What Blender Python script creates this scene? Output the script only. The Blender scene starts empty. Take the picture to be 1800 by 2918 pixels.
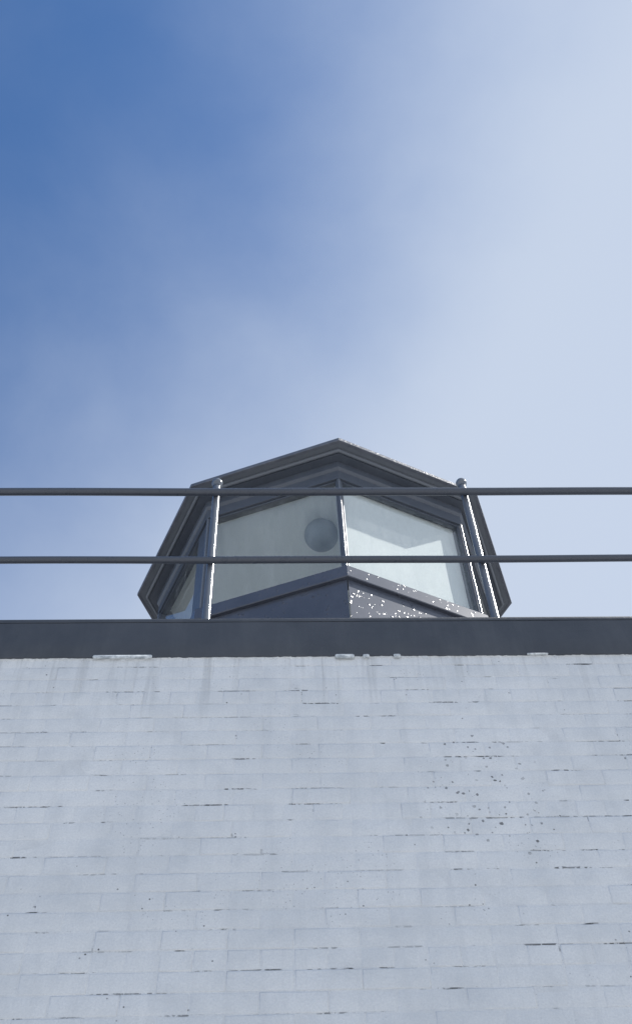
import bpy, bmesh, math, random
from mathutils import Matrix, Vector

random.seed(11)
scene = bpy.context.scene
col = scene.collection
PI = math.pi

# ------------------------------------------------------------------ camera
EYE = 1.6
cd = bpy.data.cameras.new("Camera")
cam = bpy.data.objects.new("Camera", cd)
col.objects.link(cam)
fwd = Vector((0.03606, 0.58607, 0.80946)).normalized()
right = Vector((0.99935, -0.01961, -0.03033)).normalized()
up = right.cross(fwd)
m = Matrix((right, up, -fwd)).transposed().to_4x4()
m.translation = Vector((0, 0, EYE))
cam.matrix_world = m
cd.sensor_fit = 'VERTICAL'
cd.sensor_height = 36.0
cd.lens = 36.0 * 2967.26 / 2918.0
cd.clip_start = 0.05
cd.clip_end = 3000
scene.camera = cam

# ------------------------------------------------------------------ light
SUN_EL = math.radians(48.5)
SUN_AZ = math.radians(89.0)          # from +Y (into the picture) towards +X (right)
world = bpy.data.worlds.new("World")
scene.world = world
world.use_nodes = True
wn, wl = world.node_tree.nodes, world.node_tree.links
wn.clear()
wout = wn.new('ShaderNodeOutputWorld')
wbg = wn.new('ShaderNodeBackground')
sky = wn.new('ShaderNodeTexSky')
sky.sky_type = 'NISHITA'
sky.sun_disc = False
sky.sun_elevation = SUN_EL
sky.sun_rotation = SUN_AZ
sky.altitude = 0
sky.air_density = 0.7
sky.dust_density = 0.05
sky.ozone_density = 2.0
# thin haze: thickens towards the horizon and a little towards the sun's side, broken up by soft cloud noise
wtc = wn.new('ShaderNodeTexCoord')
wno = wn.new('ShaderNodeTexNoise')
wno.inputs['Scale'].default_value = 1.9
wno.inputs['Detail'].default_value = 4
wno.inputs['Roughness'].default_value = 0.4
wno.inputs['Distortion'].default_value = 0.4
wdot = wn.new('ShaderNodeVectorMath')
wdot.operation = 'DOT_PRODUCT'
wdot.inputs[1].default_value = (1.25, 0.0, -1.65)
wad = wn.new('ShaderNodeMath')
wad.operation = 'MULTIPLY_ADD'
wad.inputs[1].default_value = 0.55
wra = wn.new('ShaderNodeMapRange')
wra.interpolation_type = 'SMOOTHSTEP'
wra.inputs['From Min'].default_value = -1.59
wra.inputs['From Max'].default_value = -0.73
wra.inputs['To Max'].default_value = 0.92
wmix = wn.new('ShaderNodeMix')
wmix.data_type = 'RGBA'
wmix.inputs['B'].default_value = (2.64, 2.99, 3.58, 1)
wl.new(wtc.outputs['Generated'], wno.inputs['Vector'])
wl.new(wtc.outputs['Generated'], wdot.inputs[0])
wl.new(wno.outputs['Fac'], wad.inputs[0])
wno2 = wn.new('ShaderNodeTexNoise')
wno2.inputs['Scale'].default_value = 7.0
wno2.inputs['Detail'].default_value = 7
wno2.inputs['Roughness'].default_value = 0.6
wno2.inputs['Distortion'].default_value = 0.15
wad2 = wn.new('ShaderNodeMath')
wad2.operation = 'MULTIPLY_ADD'
wad2.inputs[1].default_value = 0.16
wl.new(wtc.outputs['Generated'], wno2.inputs['Vector'])
wl.new(wno2.outputs['Fac'], wad2.inputs[0])
wl.new(wdot.outputs['Value'], wad2.inputs[2])
wl.new(wad2.outputs[0], wad.inputs[2])
wl.new(wad.outputs[0], wra.inputs['Value'])
wl.new(wra.outputs['Result'], wmix.inputs['Factor'])
whs = wn.new('ShaderNodeHueSaturation')
whs.inputs['Saturation'].default_value = 1.15
whs.inputs['Value'].default_value = 0.95
wl.new(sky.outputs['Color'], whs.inputs['Color'])
wl.new(whs.outputs['Color'], wmix.inputs['A'])
wl.new(wmix.outputs['Result'], wbg.inputs['Color'])
wbg.inputs['Strength'].default_value = 0.13
wl.new(wbg.outputs['Background'], wout.inputs['Surface'])

sd = bpy.data.lights.new("Sun", 'SUN')
sd.energy = 5.0
sd.angle = math.radians(0.5)
sd.color = (1.0, 0.965, 0.91)
sun = bpy.data.objects.new("Sun", sd)
col.objects.link(sun)
sdir = Vector((math.sin(SUN_AZ) * math.cos(SUN_EL), math.cos(SUN_AZ) * math.cos(SUN_EL), math.sin(SUN_EL)))
sun.rotation_euler = (-sdir).to_track_quat('-Z', 'Y').to_euler()
sun.location = (12, -2, 16)

vs = scene.view_settings
vs.view_transform = 'Standard'
vs.look = 'None'
vs.exposure = 0.84
vs.gamma = 1.0
vs.use_curve_mapping = False
scene.render.engine = 'CYCLES'

# ------------------------------------------------------------------ materials
MATS = {}


class NT:
    """small helper round a material's node tree"""
    def __init__(self, name):
        self.mat = bpy.data.materials.new(name)
        self.mat.use_nodes = True
        self.n, self.l = self.mat.node_tree.nodes, self.mat.node_tree.links
        self.b = self.n['Principled BSDF']
        MATS[name] = self.mat
        tc = self.n.new('ShaderNodeNewGeometry')
        self.pos = tc.outputs['Position']

    def mapping(self, scale=(1, 1, 1), loc=(0, 0, 0)):
        mp = self.n.new('ShaderNodeMapping')
        mp.inputs['Scale'].default_value = scale
        mp.inputs['Location'].default_value = loc
        self.l.new(self.pos, mp.inputs['Vector'])
        return mp.outputs['Vector']

    def noise(self, scale, detail=4, rough=0.55, vec=None, dist=0.0):
        t = self.n.new('ShaderNodeTexNoise')
        t.inputs['Scale'].default_value = scale
        t.inputs['Detail'].default_value = detail
        t.inputs['Roughness'].default_value = rough
        t.inputs['Distortion'].default_value = dist
        self.l.new(vec if vec else self.pos, t.inputs['Vector'])
        return t.outputs['Fac']

    def voronoi(self, scale, vec=None, feature='F1'):
        t = self.n.new('ShaderNodeTexVoronoi')
        t.feature = feature
        t.inputs['Scale'].default_value = scale
        self.l.new(vec if vec else self.pos, t.inputs['Vector'])
        return t.outputs['Distance']

    def rng(self, v, a, b, c=0.0, d=1.0, smooth=False):
        r = self.n.new('ShaderNodeMapRange')
        if smooth:
            r.interpolation_type = 'SMOOTHSTEP'
        r.inputs['From Min'].default_value = a
        r.inputs['From Max'].default_value = b
        r.inputs['To Min'].default_value = c
        r.inputs['To Max'].default_value = d
        self.l.new(v, r.inputs['Value'])
        return r.outputs['Result']

    def math(self, op, a, b):
        r = self.n.new('ShaderNodeMath')
        r.operation = op
        for i, v in enumerate((a, b)):
            if isinstance(v, (int, float)):
                r.inputs[i].default_value = v
            else:
                self.l.new(v, r.inputs[i])
        return r.outputs[0]

    def mix(self, fac, a, b):
        r = self.n.new('ShaderNodeMix')
        r.data_type = 'RGBA'
        if isinstance(fac, (int, float)):
            r.inputs['Factor'].default_value = fac
        else:
            self.l.new(fac, r.inputs['Factor'])
        for k, v in (('A', a), ('B', b)):
            if isinstance(v, tuple):
                r.inputs[k].default_value = v + (1,)
            else:
                self.l.new(v, r.inputs[k])
        return r.outputs['Result']

    def bump(self, h, strength, dist, normal=None):
        b = self.n.new('ShaderNodeBump')
        b.inputs['Strength'].default_value = strength
        b.inputs['Distance'].default_value = dist
        self.l.new(h, b.inputs['Height'])
        if normal:
            self.l.new(normal, b.inputs['Normal'])
        return b.outputs['Normal']

    def set(self, color=None, rough=None, normal=None, metallic=None, spec=None):
        for key, v in (('Base Color', color), ('Roughness', rough), ('Normal', normal), ('Metallic', metallic),
                       ('Specular IOR Level', spec)):
            if v is None:
                continue
            if isinstance(v, tuple):
                self.b.inputs[key].default_value = v + (1,)
            elif isinstance(v, (int, float)):
                self.b.inputs[key].default_value = v
            else:
                self.l.new(v, self.b.inputs[key])
        return self.mat


COURSE, STR = 0.075, 0.225


def wall_paint(name, crack):
    t = NT(name)
    big = t.noise(1.1, 3, 0.5)
    mid = t.noise(7.0, 5, 0.6)
    streak = t.noise(1.0, 5, 0.6, t.mapping((16, 16, 1.2)))
    c = t.mix(t.rng(big, 0.3, 0.7), (0.67, 0.69, 0.705), (0.78, 0.795, 0.805))
    c = t.mix(t.rng(mid, 0.42, 0.75, 0, 0.5), c, (0.52, 0.55, 0.58))
    c = t.mix(t.rng(streak, 0.5, 0.85, 0, 0.35), c, (0.47, 0.495, 0.52))
    gr = t.noise(130.0, 3, 0.75)
    c = t.mix(t.rng(gr, 0.35, 0.75, 0, 0.42), c, (0.45, 0.475, 0.505))
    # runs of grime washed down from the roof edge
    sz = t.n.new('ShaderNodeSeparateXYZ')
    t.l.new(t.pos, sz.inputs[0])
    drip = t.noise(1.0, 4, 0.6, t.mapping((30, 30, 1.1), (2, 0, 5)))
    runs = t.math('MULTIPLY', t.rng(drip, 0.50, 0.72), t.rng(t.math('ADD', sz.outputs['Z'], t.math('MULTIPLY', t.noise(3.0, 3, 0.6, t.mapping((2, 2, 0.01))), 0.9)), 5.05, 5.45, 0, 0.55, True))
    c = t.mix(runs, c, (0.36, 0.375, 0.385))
    # pinholes and flecks of grime where the paint has let go
    v = t.voronoi(26.0)
    pick = t.noise(5.0, 2, 0.5)
    spots = t.math('MULTIPLY', t.rng(v, 0.06, 0.11, 1, 0), t.rng(pick, 0.57, 0.62))
    c = t.mix(spots, c, (0.10, 0.105, 0.11))
    v2 = t.voronoi(60.0)
    spots2 = t.math('MULTIPLY', t.rng(v2, 0.10, 0.17, 1, 0), t.rng(t.noise(3.0, 2, 0.5, t.mapping((1, 1, 1), (4, 1, 7))), 0.55, 0.66))
    c = t.mix(t.math('MULTIPLY', spots2, 0.6), c, (0.2, 0.21, 0.22))
    # a patch pitted by frost and old fixings
    sp0 = t.n.new('ShaderNodeVectorMath')
    sp0.operation = 'DISTANCE'
    t.l.new(t.mapping((1.0, 1.0, 0.72), (0, 0, 0)), sp0.inputs[0])
    sp0.inputs[1].default_value = (0.80, 3.254, (2.60 + EYE) * 0.72)
    near = t.math('ADD', t.rng(sp0.outputs['Value'], 0.05, 0.42, 1, 0, True), t.rng(t.noise(6.5, 3, 0.6), 0.3, 0.7, -0.42, 0.18))
    wob = t.n.new('ShaderNodeMix')
    wob.data_type = 'VECTOR'
    wob.inputs['Factor'].default_value = 0.012
    wq = t.n.new('ShaderNodeTexNoise')
    wq.inputs['Scale'].default_value = 70.0
    t.l.new(t.pos, wq.inputs['Vector'])
    t.l.new(t.mapping((1, 1, 1), (0.3, 0.7, 0.2)), wob.inputs['A'])
    t.l.new(wq.outputs['Color'], wob.inputs['B'])
    pv_ = t.voronoi(33.0, wob.outputs[1])
    pits = t.math('MULTIPLY', t.rng(t.math('SUBTRACT', pv_, t.math('MULTIPLY', t.noise(19.0, 2, 0.5), 0.42)), -0.05, -0.02, 1, 0), t.rng(near, 0.32, 0.5))
    c = t.mix(t.math('MULTIPLY', pits, t.rng(t.noise(14.0, 3, 0.6), 0.38, 0.62, 0.25, 0.9)), c, (0.09, 0.094, 0.1))
    if crack:
        # open joints: gaps in the painted-over mortar, long along the bed
        n1 = t.noise(1.0, 4, 0.6, t.mapping((4.0, 4.0, 15)))
        n2 = t.noise(1.0, 3, 0.6, t.mapping((60, 60, 60)))
        sp = t.n.new('ShaderNodeSeparateXYZ')
        t.l.new(t.pos, sp.inputs[0])
        fr_ = t.math('FRACT', t.math('MULTIPLY', t.math('ADD', sp.outputs['Z'], COURSE * 0.5 - (3.3327 + EYE)), 1 / COURSE), 0)
        bed = t.rng(t.math('ABSOLUTE', t.math('SUBTRACT', fr_, 0.5), 0), 0.04, 0.05, 1, 0)
        thr = t.math('SUBTRACT', 0.617, t.math('MULTIPLY', bed, 0.075))
        f = t.math('MULTIPLY', t.rng(t.math('SUBTRACT', n1, thr), 0.0, 0.035), t.rng(n2, 0.40, 0.50))
        c = t.mix(t.math('MULTIPLY', f, t.rng(t.noise(2.2, 3, 0.6, t.mapping((1, 1, 2), (3, 2, 9))), 0.40, 0.6, 0.3, 1.0)), c, (0.07, 0.074, 0.078))
        c = t.mix(t.rng(t.noise(9.0, 3, 0.6), 0.45, 0.7, 0, 0.22), c, (0.42, 0.435, 0.45))
    h = t.math('ADD', t.math('MULTIPLY', t.noise(240, 4, 0.7), 0.5), t.noise(38, 4, 0.6))
    nrm = t.bump(h, 0.7, 0.0032)
    nrm = t.bump(t.noise(11, 3, 0.5), 0.5, 0.006, nrm)
    t.set(c, t.rng(mid, 0.3, 0.7, 0.55, 0.75), nrm, spec=0.35)
    return t.mat


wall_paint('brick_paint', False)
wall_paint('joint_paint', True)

t = NT('band_paint')
a = t.noise(3.0, 5, 0.6)
st = t.noise(1.0, 5, 0.65, t.mapping((9, 9, 1.5)))
c = t.mix(t.rng(a, 0.3, 0.7), (0.040, 0.049, 0.065), (0.060, 0.069, 0.086))
c = t.mix(t.rng(st, 0.5, 0.8, 0, 0.4), c, (0.095, 0.106, 0.12))
h = t.math('ADD', t.noise(160, 5, 0.7), t.math('MULTIPLY', t.noise(22, 4, 0.6), 1.2))
t.set(c, 0.62, t.bump(h, 0.5, 0.003))

t = NT('flashing')
a = t.noise(9.0, 4, 0.6, t.mapping((0.4, 1, 4)))
t.set(t.mix(a, (0.15, 0.165, 0.19), (0.20, 0.215, 0.24)), 0.45, t.bump(a, 0.2, 0.003))

t = NT('timber_paint')        # gloss grey paint of the lookout
a = t.noise(4.0, 5, 0.6)
g = t.noise(1.0, 5, 0.7, t.mapping((26, 26, 26)))
c = t.mix(t.rng(a, 0.3, 0.7), (0.068, 0.081, 0.104), (0.094, 0.107, 0.132))
c = t.mix(t.rng(g, 0.55, 0.8, 0, 0.4), c, (0.14, 0.153, 0.175))
t.set(c, t.rng(g, 0.3, 0.7, 0.3, 0.45), t.bump(t.noise(70, 4, 0.6), 0.3, 0.003))

t = NT('flaking_paint')       # weathered, blistered gloss paint on ledge, panels and fascia
a = t.noise(4.0, 5, 0.6)
g = t.noise(30.0, 5, 0.62)
c = t.mix(t.rng(a, 0.3, 0.7), (0.072, 0.082, 0.108), (0.10, 0.11, 0.14))
wob = t.n.new('ShaderNodeMix')
wob.data_type = 'VECTOR'
wob.inputs['Factor'].default_value = 0.025
wn_ = t.n.new('ShaderNodeTexNoise')
wn_.inputs['Scale'].default_value = 35.0
t.l.new(t.pos, wn_.inputs['Vector'])
t.l.new(t.pos, wob.inputs['A'])
t.l.new(wn_.outputs['Color'], wob.inputs['B'])
vd = t.voronoi(30.0, wob.outputs[1])
keep = t.rng(t.noise(16.0, 4, 0.65), 0.50, 0.64)
dome = t.math('MULTIPLY', t.rng(vd, 0.10, 0.36, 1, 0, True), keep)
h = t.math('ADD', dome, t.math('MULTIPLY', t.noise(120, 3, 0.6), 0.02))
t.set(c, 0.27, t.bump(h, 1.0, 0.0055), spec=0.5)

t = NT('trim_paint')          # pale weathered edging of the roof
a = t.noise(9.0, 5, 0.65)
c = t.mix(t.rng(a, 0.3, 0.7), (0.085, 0.096, 0.122), (0.14, 0.15, 0.18))
bl = t.rng(t.noise(60.0, 3, 0.6), 0.55, 0.72, 0, 1, True)
t.set(c, 0.42, t.bump(bl, 0.7, 0.004), spec=0.5)

t = NT('soffit_paint')
a = t.noise(5.0, 4, 0.6)
t.set(t.mix(a, (0.115, 0.13, 0.155), (0.15, 0.165, 0.19)), 0.5, t.bump(t.noise(60, 4, 0.6), 0.25, 0.003))

t = NT('rail_paint')
a = t.noise(14.0, 5, 0.6)
t.set(t.mix(a, (0.048, 0.058, 0.078), (0.070, 0.08, 0.102)), t.rng(a, 0.3, 0.7, 0.24, 0.36), t.bump(t.noise(150, 4, 0.6), 0.25, 0.0015))

t = NT('post_paint')
a = t.noise(14.0, 5, 0.6)
t.set(t.mix(a, (0.095, 0.11, 0.135), (0.13, 0.145, 0.17)), t.rng(a, 0.3, 0.7, 0.16, 0.26), t.bump(t.noise(190, 4, 0.6), 0.2, 0.0012), spec=0.8)

t = NT('blind_cloth')
a = t.noise(3.0, 4, 0.6)
w = t.noise(1.0, 3, 0.5, t.mapping((300, 300, 22)))
c = t.mix(t.rng(a, 0.3, 0.75), (0.67, 0.705, 0.715), (0.74, 0.765, 0.77))
t.set(c, 0.85, t.bump(w, 0.15, 0.001))

t = NT('globe_shade')
a = t.noise(20.0, 4, 0.6)
t.set(t.mix(a, (0.25, 0.29, 0.33), (0.29, 0.33, 0.365)), 0.8)

t = NT('ceiling_paint')
a = t.noise(3.0, 4, 0.6)
t.set(t.mix(a, (0.74, 0.80, 0.82), (0.79, 0.84, 0.86)), 0.75)

t = NT('interior_paint')
a = t.noise(3.0, 4, 0.6)
t.set(t.mix(a, (0.52, 0.54, 0.54), (0.60, 0.62, 0.62)), 0.7)

t = NT('strip_mortar')
a = t.noise(35.0, 5, 0.65)
t.set(t.mix(t.rng(a, 0.35, 0.65), (0.30, 0.33, 0.35), (0.72, 0.75, 0.76)), 0.5, t.bump(a, 0.4, 0.003))

t = NT('roof_felt')
a = t.noise(30.0, 5, 0.65)
t.set(t.mix(a, (0.07, 0.075, 0.085), (0.12, 0.125, 0.135)), 0.8, t.bump(a, 0.4, 0.004))

t = NT('bounce_concrete')  # unseen ground, pale concrete chosen to bounce light onto wall and soffits
a = t.noise(160.0, 4, 0.7)
bg_ = t.noise(0.7, 4, 0.6)
t.set(t.mix(t.math('MULTIPLY', a, bg_), (0.28, 0.285, 0.29), (0.42, 0.425, 0.43)), 0.85, t.bump(a, 0.6, 0.006))

t = NT('paving')
a = t.noise(40.0, 5, 0.7)
bg_ = t.noise(1.3, 4, 0.6)
t.set(t.mix(t.math('MULTIPLY', a, bg_), (0.22, 0.22, 0.215), (0.36, 0.355, 0.345)), 0.8, t.bump(a, 0.4, 0.004))

# window glass: reflects by Fresnel, lets the rest straight through
t = NT('glass')
t.n.remove(t.b)
tr = t.n.new('ShaderNodeBsdfTransparent')
tr.inputs['Color'].default_value = (0.93, 0.955, 0.945, 1)
gl = t.n.new('ShaderNodeBsdfGlossy')
gl.inputs['Roughness'].default_value = 0.015
fr = t.n.new('ShaderNodeLayerWeight')
fr.inputs['Blend'].default_value = 0.5
mx = t.n.new('ShaderNodeMixShader')
t.l.new(t.rng(t.math('POWER', fr.outputs['Facing'], 4.0), 0, 1, 0.075, 1.0), mx.inputs['Fac'])
t.l.new(tr.outputs[0], mx.inputs[1])
t.l.new(gl.outputs[0], mx.inputs[2])
df = t.n.new('ShaderNodeBsdfDiffuse')
df.inputs['Color'].default_value = (0.58, 0.62, 0.64, 1)
dm = t.n.new('ShaderNodeMixShader')
dirt = t.math('ADD', t.rng(t.noise(1.0, 5, 0.65, t.mapping((13, 13, 2.2))), 0.42, 0.75, 0.02, 0.16), t.rng(t.noise(55.0, 4, 0.7), 0.6, 0.75, 0, 0.12))
t.l.new(dirt, dm.inputs['Fac'])
t.l.new(mx.outputs[0], dm.inputs[1])
t.l.new(df.outputs[0], dm.inputs[2])
t.l.new(dm.outputs[0], t.n['Material Output'].inputs['Surface'])


# ------------------------------------------------------------------ object helpers
def obj(name, bm, mat, parent=None, smooth=False, auto=None):
    me = bpy.data.meshes.new(name)
    bm.normal_update()
    bm.to_mesh(me)
    bm.free()
    me.materials.append(MATS[mat])
    if smooth:
        for p_ in me.polygons:
            p_.use_smooth = True
        if auto:
            me.set_sharp_from_angle(angle=math.radians(auto))
    o = bpy.data.objects.new(name, me)
    col.objects.link(o)
    if parent:
        o.parent = parent
    return o


def empty(name, loc=(0, 0, 0)):
    o = bpy.data.objects.new(name, None)
    o.empty_display_size = 0.2
    o.location = loc
    col.objects.link(o)
    return o


def tag(o, label=None, cat=None, group=None, kind=None):
    for k, v in (('label', label), ('category', cat), ('group', group), ('kind', kind)):
        if v:
            o[k] = v
    return o


def bx(bm, x0, x1, y0, y1, z0, z1, bevel=0.0):
    vv = [bm.verts.new(c_) for c_ in ((x0, y0, z0), (x1, y0, z0), (x1, y1, z0), (x0, y1, z0),
                                     (x0, y0, z1), (x1, y0, z1), (x1, y1, z1), (x0, y1, z1))]
    fs = [bm.faces.new([vv[i] for i in f]) for f in ((3, 2, 1, 0), (4, 5, 6, 7), (0, 1, 5, 4), (1, 2, 6, 5), (2, 3, 7, 6), (3, 0, 4, 7))]
    if bevel:
        es = list({e for f in fs for e in f.edges})
        bmesh.ops.bevel(bm, geom=es, offset=bevel, segments=2, affect='EDGES', profile=0.5)
    return bm


def box(x0, x1, y0, y1, z0, z1, bevel=0.0):
    return bx(bmesh.new(), x0, x1, y0, y1, z0, z1, bevel)


def tube(bm, p0, p1, r, seg=20, cap=True):
    p0, p1 = Vector(p0), Vector(p1)
    d = (p1 - p0).normalized()
    a_ = d.orthogonal().normalized()
    b_ = d.cross(a_)
    rings = []
    for p_ in (p0, p1):
        rings.append([bm.verts.new(p_ + (a_ * math.cos(2 * PI * i / seg) + b_ * math.sin(2 * PI * i / seg)) * r) for i in range(seg)])
    for i in range(seg):
        bm.faces.new((rings[0][i], rings[0][(i + 1) % seg], rings[1][(i + 1) % seg], rings[1][i]))
    if cap:
        bm.faces.new(rings[0][::-1])
        bm.faces.new(rings[1])
    return bm


def lathe(bm, cx, cy, prof, seg=24):
    rings = []
    for r, z in prof:
        if r < 1e-6:
            rings.append([bm.verts.new((cx, cy, z))])
        else:
            rings.append([bm.verts.new((cx + r * math.cos(2 * PI * i / seg), cy + r * math.sin(2 * PI * i / seg), z)) for i in range(seg)])
    for a_, b_ in zip(rings, rings[1:]):
        for i in range(seg):
            j = (i + 1) % seg
            if len(a_) == 1:
                bm.faces.new((a_[0], b_[j], b_[i]))
            elif len(b_) == 1:
                bm.faces.new((a_[i], a_[j], b_[0]))
            else:
                bm.faces.new((a_[i], a_[j], b_[j], b_[i]))
    return bm


# ------------------------------------------------------------------ ground
D = 3.254                     # distance from the viewer to the painted wall
bm = bmesh.new()
bmesh.ops.create_grid(bm, x_segments=8, y_segments=8, size=400)
g = obj('ground', bm, 'bounce_concrete')
tag(g, kind='structure')
pv = obj('pavement', box(-30, 30, D - 1.35, D - 0.002, -0.05, 0.12, 0.012), 'paving')
tag(pv, kind='structure')

# ------------------------------------------------------------------ painted brick wall
COURSE, STR = 0.075, 0.225
Z0 = 3.3327 + EYE             # bed joint under the topmost course
WX0, WX1 = -4.05, 4.50
NROW = int(Z0 / COURSE) + 1
wall = empty('brick_wall', (0.2, D + 0.1, 0))
tag(wall, 'white painted brick wall below the dark roof edge band', 'wall')
wall_inv = Matrix.Translation(wall.location).inverted()


def put(o, parent):
    o.parent = parent
    o.matrix_parent_inverse = Matrix.Translation(parent.location).inverted()
    return o


# backing: paint-filled joints lie a little behind the brick faces
MORT = 0.0006
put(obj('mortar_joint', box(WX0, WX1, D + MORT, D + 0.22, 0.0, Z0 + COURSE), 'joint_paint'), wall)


def brick_mesh(name, L, seed):
    """one brick: an uneven outline of ten points, rounded over by old paint"""
    rr = random.Random(seed)
    gap = 0.0013
    hx, hz = L / 2 - gap, COURSE / 2 - gap
    j = lambda s=0.0011: rr.uniform(-s, s)
    pts = [(-hx, -hz), (-hx * 0.35, -hz), (hx * 0.4, -hz), (hx, -hz), (hx, hz * 0.1), (hx, hz), (hx * 0.3, hz), (-hx * 0.4, hz), (-hx, hz), (-hx, -hz * 0.1)]
    pts = [(x + j(), z + j(0.0009)) for x, z in pts]
    bm_ = bmesh.new()
    inset = 0.0050
    tilt_x, tilt_z = j(0.004), j(0.009)
    front, mid, back = [], [], []
    for x, z in pts:
        sx, sz = 1 - inset / hx, 1 - inset / hz
        f = x * tilt_x + z * tilt_z
        front.append(bm_.verts.new((x * sx, f + j(0.0002), z * sz)))
        mid.append(bm_.verts.new((x, f + 0.0011 + j(0.0004), z)))
        back.append(bm_.verts.new((x, 0.02, z)))
    bm_.faces.new(front)
    for A, B in ((front, mid), (mid, back)):
        for i in range(10):
            k = (i + 1) % 10
            bm_.faces.new((A[k], A[i], B[i], B[k]))
    bm_.normal_update()
    me = bpy.data.meshes.new(name)
    bm_.to_mesh(me)
    bm_.free()
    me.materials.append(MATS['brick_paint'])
    for p_ in me.polygons:
        p_.use_smooth = True
    return me


stretchers = [brick_mesh('brick', STR, 100 + i) for i in range(14)]
headers = [brick_mesh('brick', STR / 2, 200 + i) for i in range(8)]
HEAD_ROWS = lambda r: (r - 3) % 8 == 0
PHASE = {3: 0.0985, 11: 0.017, 19: 0.05}

shown, rest = [], []
for r in range(NROW):
    zc = Z0 + COURSE / 2 - r * COURSE          # row 0 touches the band
    if zc < COURSE / 2:
        continue
    head = HEAD_ROWS(r)
    L = STR / 2 if head else STR
    if head:
        ph = PHASE.get(r, 0.03)
    else:
        ph = 0.05 if ((r - 3) % 8) % 2 == 1 else 0.16
    n0 = int((WX0 - ph) / L) - 1
    n1 = int((WX1 - ph) / L) + 1
    # part of the course that the street view takes in
    k = min(max(r / 22.0, 0), 1)
    va, vb = -1.24 + 0.34 * k, 1.60 - 0.46 * k
    for n in range(n0, n1 + 1):
        x0, x1 = ph + n * L, ph + (n + 1) * L
        if x0 < WX0 or x1 > WX1:
            continue
        xc = (x0 + x1) / 2
        inside = r <= 22 and va - L * 0.3 < xc < vb + L * 0.3
        (shown if inside else rest).append((xc, zc, head))
shown.sort(key=lambda b: b[2])                  # whole stretchers first
rest += shown[300:]
shown = shown[:300]


def brick_pose():
    return random.uniform(-0.0006, 0.0004)


for xc, zc, head in shown:
    o = bpy.data.objects.new('brick', random.choice(headers if head else stretchers))
    o.location = (xc + random.uniform(-0.0008, 0.0008), D + brick_pose(), zc + random.uniform(-0.0006, 0.0006))
    o.rotation_euler = (0, random.choice((0, PI)) + random.uniform(-0.002, 0.002), 0)
    col.objects.link(o)
    put(o, wall)
bm = bmesh.new()
for xc, zc, head in rest:
    nv = len(bm.verts)
    bm.from_mesh(random.choice(headers if head else stretchers))
    bm.verts.ensure_lookup_table()
    off = Vector((xc, D + brick_pose(), zc))
    for v in bm.verts[nv:]:
        v.co += off
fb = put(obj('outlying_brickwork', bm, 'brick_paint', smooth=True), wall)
fb['kind'] = 'stuff'

# ragged line of old mortar squeezed out under the band
bm = bmesh.new()
x = WX0
zt = 3.385 + EYE + 0.003
prev = None
while x < WX1:
    dz = 0.006 + abs(random.gauss(0, 0.006)) + (random.uniform(0.01, 0.03) if random.random() < 0.05 else 0)
    out = 0.0035 + random.uniform(0, 0.004)
    row = [bm.verts.new((x, D + 0.004, zt + 0.002)), bm.verts.new((x, D - out, zt + 0.001)), bm.verts.new((x, D - out * 0.7, zt - dz * 0.6)), bm.verts.new((x, D + 0.004, zt - dz))]
    if prev:
        for i in range(3):
            bm.faces.new((prev[i], row[i], row[i + 1], prev[i + 1]))
    prev = row
    x += random.uniform(0.006, 0.022)
put(obj('mortar_fillet', bm, 'joint_paint', smooth=False), wall)

# the other three sides of the building under the terrace
BD = 8.2
for nm, args in (('side_wall', (WX0, WX0 + 0.22, D + 0.223, D + BD, 0, Z0 + COURSE)), ('side_wall', (WX1 - 0.22, WX1, D + 0.223, D + BD, 0, Z0 + COURSE)),
                 ('back_wall', (WX0 + 0.223, WX1 - 0.223, D + BD - 0.22, D + BD, 0, Z0 + COURSE))):
    put(obj(nm, box(*args), 'brick_paint'), wall)

# ------------------------------------------------------------------ roof slab with its dark edge band
ZB, ZT = 3.385 + EYE, 3.635 + EYE
FY = D - 0.012
slab = empty('roof_terrace', (0.2, D + 2, ZB))
tag(slab, 'dark grey roof terrace edge band running across above the white brick wall', 'roof terrace')
bm = bmesh.new()
# front face is cut into short lengths whose arrises wander by a millimetre or two
N = 90
for i in range(N + 1):
    x = WX0 - 0.02 + (WX1 - WX0 + 0.04) * i / N
    j = lambda s: random.uniform(-s, s)
    y0 = FY + j(0.0009)
    q = [(x, y0 + 0.02, ZB + j(0.0012)), (x, y0 + 0.003, ZB + 0.0005 + j(0.0012)), (x, y0, ZB + 0.004 + j(0.0012)),
         (x, y0 + j(0.0007), ZB + 0.12), (x, y0, ZT - 0.026), (x, y0 + 0.02, ZT - 0.024)]
    row = [bm.verts.new(c_) for c_ in q]
    if i:
        for a_ in range(5):
            bm.faces.new((prev[a_], row[a_], row[a_ + 1], prev[a_ + 1]))
    prev = row
bmesh.ops.recalc_face_normals(bm, faces=bm.faces)
put(obj('edge_band', bm, 'band_paint', smooth=True, auto=50), slab)
put(obj('capping', box(WX0 - 0.03, WX1 + 0.03, FY - 0.0012, FY + 0.16, ZT - 0.022, ZT, 0.002), 'band_paint', smooth=True, auto=40), slab)
put(obj('deck', box(WX0 - 0.02, WX1 + 0.02, FY + 0.021, D + BD + 0.02, ZB + 0.0015, ZT - 0.03), 'roof_felt'), slab)

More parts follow.
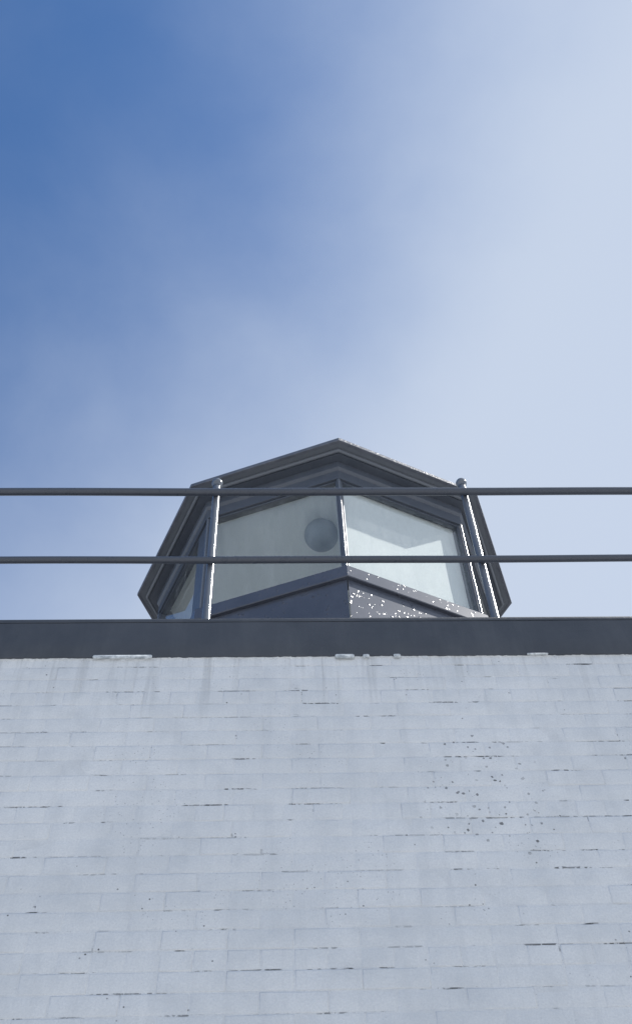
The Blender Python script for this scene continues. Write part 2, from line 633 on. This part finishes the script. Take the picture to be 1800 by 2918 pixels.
# pale exposed mortar built as strips along the underside of the band
specs = [(-0.822, -0.560, 3.378, 3.397, 'long pale strip with rounded ends under the dark roof edge band'),
         (0.251, 0.338, 3.371, 3.393, 'medium pale strip under the dark band below the lookout corner'),
         (0.375, 0.405, 3.372, 3.392, 'short pale strip under dark band, just right of the medium strip'),
         (0.512, 0.545, 3.374, 3.392, 'short pale strip under dark band, right of the pair of strips'),
         (1.115, 1.210, 3.384, 3.392, 'hair thin pale strip under dark band towards the right edge')]
for x0, x1, z0, z1, lab in specs:
    bm = bmesh.new()
    hz = (z1 - z0) / 2
    zc = (z0 + z1) / 2 + EYE
    pts = []
    for i in range(7):
        a_ = -PI / 2 + PI * i / 6
        pts.append((x1 - hz * 0.8 + hz * 0.8 * math.cos(a_), zc + hz * math.sin(a_)))
    for i in range(7):
        a_ = PI / 2 + PI * i / 6
        pts.append((x0 + hz * 0.8 + hz * 0.8 * math.cos(a_), zc + hz * math.sin(a_)))
    cxm = (x0 + x1) / 2
    f0 = [bm.verts.new((cxm + (a_ - cxm) * (1 - 0.004 / (x1 - x0)), FY - 0.0025, zc + (b_ - zc) * 0.7)) for a_, b_ in pts]
    f1 = [bm.verts.new((a_, FY - 0.0012, b_)) for a_, b_ in pts]
    f2 = [bm.verts.new((a_, FY + 0.006, b_)) for a_, b_ in pts]
    bm.faces.new(f0)
    bm.faces.new(f2[::-1])
    for A, B in ((f0, f1), (f1, f2)):
        for i in range(14):
            k = (i + 1) % 14
            bm.faces.new((A[k], A[i], B[i], B[k]))
    bmesh.ops.recalc_face_normals(bm, faces=bm.faces)
    tag(obj('mortar_strip', bm, 'strip_mortar', smooth=True, auto=45), lab, 'strip', 'pale strips under the roof edge band')

# ------------------------------------------------------------------ railing
RY = D + 0.030
PY = RY + 0.0225 + 0.0205
k = PY / (D + 0.06)
rail = empty('terrace_railing', (0.35, PY, ZT))
tag(rail, 'grey tubular railing with two rails and ball topped posts on the terrace edge', 'railing')
for z, r in ((4.727, 0.0222), (4.126, 0.0187)):
    bm = bmesh.new()
    # long rails dip and wander a few millimetres between posts
    n = 60
    xs = [-4.0 + 8.45 * i / n for i in range(n + 1)]
    rings = []
    for x in xs:
        dz = 0.0025 * math.sin(x * 1.7 + z) + 0.0015 * math.sin(x * 4.1)
        rings.append([bm.verts.new((x, RY + r * math.cos(2 * PI * i / 18), z + EYE + dz + r * math.sin(2 * PI * i / 18))) for i in range(18)])
    for A, B in zip(rings, rings[1:]):
        for i in range(18):
            q = (i + 1) % 18
            bm.faces.new((A[i], A[q], B[q], B[i]))
    bm.faces.new(rings[0])
    bm.faces.new(rings[-1][::-1])
    bmesh.ops.recalc_face_normals(bm, faces=bm.faces)
    put(obj('rail', bm, 'rail_paint', smooth=True, auto=60), rail)
zb = 4.872 + EYE
pm = obj('post', tube(bmesh.new(), (0, 0, ZT - 0.028), (0, 0, zb - 0.015), 0.0202, 28), 'post_paint', smooth=True, auto=60)
bm = bmesh.new()
prof = [(0.0225, zb - 0.036), (0.0245, zb - 0.030), (0.021, zb - 0.026)]
prof += [(0.031 * math.cos(a_), zb + 0.031 * math.sin(a_)) for a_ in [math.radians(-48 + 138 * i / 12) for i in range(13)]]
prof[-1] = (0, zb + 0.031)
lathe(bm, 0, 0, prof, 28)
bmesh.ops.recalc_face_normals(bm, faces=bm.faces)
ball = obj('ball_finial', bm, 'post_paint', smooth=True, auto=50)
bm = bmesh.new()
lathe(bm, 0, 0, [(0.0, ZT + 0.0008), (0.047, ZT + 0.0008), (0.047, ZT + 0.007), (0.045, ZT + 0.009), (0.021, ZT + 0.009)], 28)
bmesh.ops.recalc_face_normals(bm, faces=bm.faces)
foot = obj('base_plate', bm, 'rail_paint', smooth=True, auto=40)
clamps = []
for z, r in ((4.727, 0.0222), (4.126, 0.0187)):
    c_ = obj('rail_bracket', box(-0.012, 0.012, RY - PY + r * 0.6, -0.012, z + EYE - 0.010, z + EYE + 0.010, 0.002), 'rail_paint')
    clamps.append(c_)
X0, X1 = -0.3425 * k, 1.0355 * k
first = True
for i in (0, 1, -1, -2, 2, 3):
    px = X0 + (X1 - X0) * i
    if not (-4.0 < px < 4.45):
        continue
    if first:
        po = pm
        kids = [ball, foot] + clamps
    else:
        po = pm.copy()
        col.objects.link(po)
        kids = []
        for s_ in [ball, foot] + clamps:
            c_ = s_.copy()
            col.objects.link(c_)
            kids.append(c_)
    for c_ in kids:
        c_.parent = po
        c_.matrix_parent_inverse = Matrix.Identity(4)
    po.location = (px, PY, 0)
    put(po, rail)
    first = False

# ------------------------------------------------------------------ octagonal lookout
H = 6.0
CX, CY, PHI = 0.060127 * H, 0.855818 * H, 0.0340395
hut = empty('rooftop_lookout', (CX, CY, ZT - 0.03))
tag(hut, 'grey eight sided rooftop lookout with large windows behind the railing', 'lookout')


def V(i, R_, z):
    """corner i of an eight-sided ring (0 points at the viewer, 1.. to the left); R_, z in metres, z above eye level"""
    a_ = PHI - i * PI / 4
    return Vector((CX + R_ * math.sin(a_), CY - R_ * math.cos(a_), z + EYE))


def ring_profile(prof, closed=True, rot=0.0):
    """sweep a radial profile [(R, z)] round the eight corners"""
    bm_ = bmesh.new()
    cols = [[bm_.verts.new(V(i + rot, R_, z)) for R_, z in prof] for i in range(8)]
    n_ = len(prof)
    for i in range(8):
        A, B = cols[i], cols[(i + 1) % 8]
        for q in range(n_ if closed else n_ - 1):
            w_ = (q + 1) % n_
            bm_.faces.new((A[q], A[w_], B[w_], B[q]))
    bmesh.ops.recalc_face_normals(bm_, faces=bm_.faces)
    return bm_


def h_(*pr):
    return [(a_ * H, b_ * H) for a_, b_ in pr]


RE, RW = 0.2357, 0.2060          # eave and wall corner radii, as shares of H
# roof: shallow eight-sided pyramid on a deck, thin edge trim, moulded soffit
bm = bmesh.new()
base = [bm.verts.new(V(i, (RE - 0.001) * H, 1.0 * H - 0.002)) for i in range(8)]
apex = bm.verts.new((CX, CY, 1.0 * H + 0.28 + EYE))
for i in range(8):
    bm.faces.new((base[(i + 1) % 8], base[i], apex))
bm.faces.new(base)
bmesh.ops.recalc_face_normals(bm, faces=bm.faces)
roof = put(obj('roof', bm, 'roof_felt'), hut)


def sub(o, part):
    o.parent = part
    o.matrix_parent_inverse = part.matrix_parent_inverse.copy() if False else Matrix.Translation(hut.location).inverted() @ Matrix.Translation(hut.location)
    return o


trim = ring_profile(h_((RE - 0.004, 1.0), (RE - 0.0007, 1.0003), (RE, 0.9995), (RE, 0.9952), (RE - 0.0006, 0.9947), (RE - 0.004, 0.9947)))
sub(obj('edge_trim', trim, 'trim_paint'), roof)
s1 = ring_profile(h_((RE - 0.0041, 0.9950), (RE - 0.0041, 0.9985), (0.2225, 0.9985), (0.2225, 0.9950)))
put(obj('soffit_board', s1, 'soffit_paint'), hut)
bead = [(0.2228 + 0.0024 * math.cos(a_), 0.9930 + 0.0026 * math.sin(a_)) for a_ in [2 * PI * q / 12 for q in range(12)]]
put(obj('soffit_moulding', ring_profile(h_(*bead)), 'soffit_paint', smooth=True, auto=40), hut)
s2 = ring_profile(h_((0.2206, 0.9905), (0.2206, 0.9970), (0.2000, 0.9970), (0.2000, 0.9905)))
put(obj('soffit_board', s2, 'timber_paint'), hut)
# head beam: cover bead at the soffit, flat beam below it
hd = ring_profile(h_((RW + 0.004, 0.9904), (RW + 0.004, 0.9800), (RW + 0.0025, 0.9780), (RW + 0.0010, 0.9765), (RW + 0.0010, 0.9610), (RW - 0.012, 0.9610), (RW - 0.012, 0.9904)))
put(obj('head_beam', hd, 'timber_paint'), hut)
# ledge under the windows, and the beam it sits on
lg = ring_profile(h_((RW - 0.012, 0.8050), (0.2115, 0.8008), (0.2120, 0.7998), (0.2120, 0.7848), (0.2114, 0.7838), (RW - 0.012, 0.7838)))
put(obj('window_ledge', lg, 'flaking_paint'), hut)
# panels below the ledge, one per side
ZF = (ZT - EYE - 0.028) / H
for i in range(8):
    bm = bmesh.new()
    e0, e1 = 0.004, 0.996
    def mixp(R_, z, t_):
        return V(i, R_ * H, z * H).lerp(V(i + 1, R_ * H, z * H), t_)
    q = []
    for R_ in (0.2076, 0.2036):
        q.append([bm.verts.new(mixp(R_, z, t_)) for t_, z in ((e0, ZF), (e1, ZF), (e1, 0.7836), (e0, 0.7836))])
    bm.faces.new(q[0])
    bm.faces.new(q[1][::-1])
    for a_ in range(4):
        b_ = (a_ + 1) % 4
        bm.faces.new((q[0][b_], q[0][a_], q[1][a_], q[1][b_]))
    bmesh.ops.recalc_face_normals(bm, faces=bm.faces)
    put(obj('wall_panel', bm, 'flaking_paint'), hut)

# corner posts: mitred, with a half round cover bead on the arris
for i in range(8):
    bm = bmesh.new()
    zs = (0.8052 * H, 0.9609 * H)
    c0, c1 = V(i, RW * H, 0), V(i, (RW - 0.012) * H, 0)
    l0 = (V(i + 1, RW * H, 0) - c0).normalized()
    r0 = (V(i - 1, RW * H, 0) - c0).normalized()
    wdt = 0.016
    plan = [c0 + l0 * wdt, c0 + l0 * 0.006, c0 + r0 * 0.006, c0 + r0 * wdt, c1 + r0 * wdt * 0.8, c1 + l0 * wdt * 0.8]
    lo = [bm.verts.new((p_.x, p_.y, zs[0] + EYE)) for p_ in plan]
    hi = [bm.verts.new((p_.x, p_.y, zs[1] + EYE)) for p_ in plan]
    bm.faces.new(lo[::-1])
    bm.faces.new(hi)
    for a_ in range(6):
        b_ = (a_ + 1) % 6
        bm.faces.new((lo[a_], lo[b_], hi[b_], hi[a_]))
    bmesh.ops.recalc_face_normals(bm, faces=bm.faces)
    po = put(obj('corner_post', bm, 'timber_paint'), hut)
    cc = V(i, (RW - 0.0006) * H, 0)
    sub(obj('cover_bead', tube(bmesh.new(), (cc.x, cc.y, zs[0] + EYE + 0.001), (cc.x, cc.y, zs[1] + EYE - 0.001), 0.0085, 20), 'post_paint', smooth=True, auto=60), po)

# windows
for i in range(8):
    a0, a1 = V(i, RW * H, 0.8052 * H), V(i + 1, RW * H, 0.8052 * H)
    ax = (a1 - a0)
    L = ax.length
    ax.normalize()
    out = Vector((ax.y, -ax.x, 0))
    if out.dot(Vector((a0.x + a1.x - 2 * CX, a0.y + a1.y - 2 * CY, 0))) < 0:
        out = -out
    hgt = (0.9609 - 0.8052) * H
    T = Matrix((ax, out, Vector((0, 0, 1)))).transposed().to_4x4()
    T.translation = a0

    def local_box(bm_, s0, s1, d0, d1, z0, z1, bev=0.0):
        tmp = bmesh.new()
        bx(tmp, s0, s1, d0, d1, z0, z1, bev)
        me_ = bpy.data.meshes.new('tmp')
        tmp.transform(T)
        tmp.to_mesh(me_)
        tmp.free()
        bm_.from_mesh(me_)
        bpy.data.meshes.remove(me_)

    fw_ = 0.012
    s0, s1 = 0.0165, L - 0.0165
    bm = bmesh.new()
    zb_, zt_ = 0.002, hgt - 0.0012
    ja = 0.16 if i == 1 else fw_
    jb = 0.16 if i == 6 else fw_
    local_box(bm, s0, s0 + ja, -0.046, -0.008, zb_, zt_, 0.002)
    local_box(bm, s1 - jb, s1, -0.046, -0.008, zb_, zt_, 0.002)
    local_box(bm, s0 + ja + 0.0004, s1 - jb - 0.0004, -0.045, -0.009, zb_, zb_ + 0.018, 0.002)
    local_box(bm, s0 + ja + 0.0004, s1 - jb - 0.0004, -0.045, -0.009, zt_ - 0.014, zt_, 0.002)
    bmesh.ops.recalc_face_normals(bm, faces=bm.faces)
    win = put(obj('window_frame', bm, 'timber_paint'), hut)
    bm = bmesh.new()
    g0, g1, y0, y1, d = s0 + ja - 0.004, s1 - jb + 0.004, zb_ + 0.014, zt_ - 0.010, -0.026
    bm.faces.new([bm.verts.new(T @ Vector(c_)) for c_ in ((g0, d, y0), (g1, d, y0), (g1, d, y1), (g0, d, y1))])
    sub(obj('pane', bm, 'glass'), win)
    if i == 7:
        # roller blind drawn right down behind the glass
        bm = bmesh.new()
        nn = 10
        d = -0.060
        rows_ = []
        for q in range(nn + 1):
            sx = s0 - 0.02 + (s1 - s0 + 0.04) * q / nn
            rows_.append([bm.verts.new(T @ Vector((sx, d + random.uniform(-0.0012, 0.0012), zb_ + (zt_ - zb_) * w_ / 6))) for w_ in range(7)])
        for A, B in zip(rows_, rows_[1:]):
            for w_ in range(6):
                bm.faces.new((A[w_], B[w_], B[w_ + 1], A[w_ + 1]))
        geo = bmesh.ops.extrude_face_region(bm, geom=list(bm.faces))
        bmesh.ops.translate(bm, verts=[v for v in geo['geom'] if isinstance(v, bmesh.types.BMVert)], vec=out * -0.0015)
        bmesh.ops.recalc_face_normals(bm, faces=bm.faces)
        sub(obj('blind', bm, 'blind_cloth', smooth=True, auto=50), win)
# ceiling and floor inside
for nm, R_, z0, z1 in (('ceiling', 0.1990, 0.9700, 0.9715), ('floor', 0.1955, ZF + 0.001, ZF + 0.006)):
    bm = ring_profile(h_((0.002, z0), (R_ if nm == 'floor' else RW - 0.0125, z0), (R_ if nm == 'floor' else RW - 0.0125, z1), (0.002, z1)))
    put(obj(nm, bm, 'ceiling_paint' if nm == 'ceiling' else 'interior_paint'), hut)

# globe lamp hanging inside, seen through the left front window
P0 = Vector((0.0452 * H, 0.6641 * H, 0.8755 * H))
gp = P0 * (1 + 0.345 / P0.y) + Vector((0, 0, EYE))
zc_ = 0.9700 * H + EYE
lamp = empty('globe_lamp', (gp.x, gp.y, zc_))
tag(lamp, 'round globe lamp on the ceiling behind the left front window of the lookout', 'lamp')
rg = 0.118
bm = bmesh.new()
lathe(bm, gp.x, gp.y, [(0.0, gp.z - rg)] + [(rg * math.cos(a_), gp.z + rg * math.sin(a_)) for a_ in [math.radians(-80 + 155 * q / 16) for q in range(17)]] + [(0.0, gp.z + rg * 0.97)], 32)
bmesh.ops.recalc_face_normals(bm, faces=bm.faces)
put(obj('globe', bm, 'globe_shade', smooth=True), lamp)
bm = bmesh.new()
lathe(bm, gp.x, gp.y, [(0.0, zc_ - 0.02), (0.05, zc_ - 0.02), (0.055, zc_ - 0.012), (0.055, zc_ - 0.0005), (0.0, zc_ - 0.0005)], 24)
bmesh.ops.recalc_face_normals(bm, faces=bm.faces)
put(obj('ceiling_cup', bm, 'rail_paint', smooth=True, auto=40), lamp)
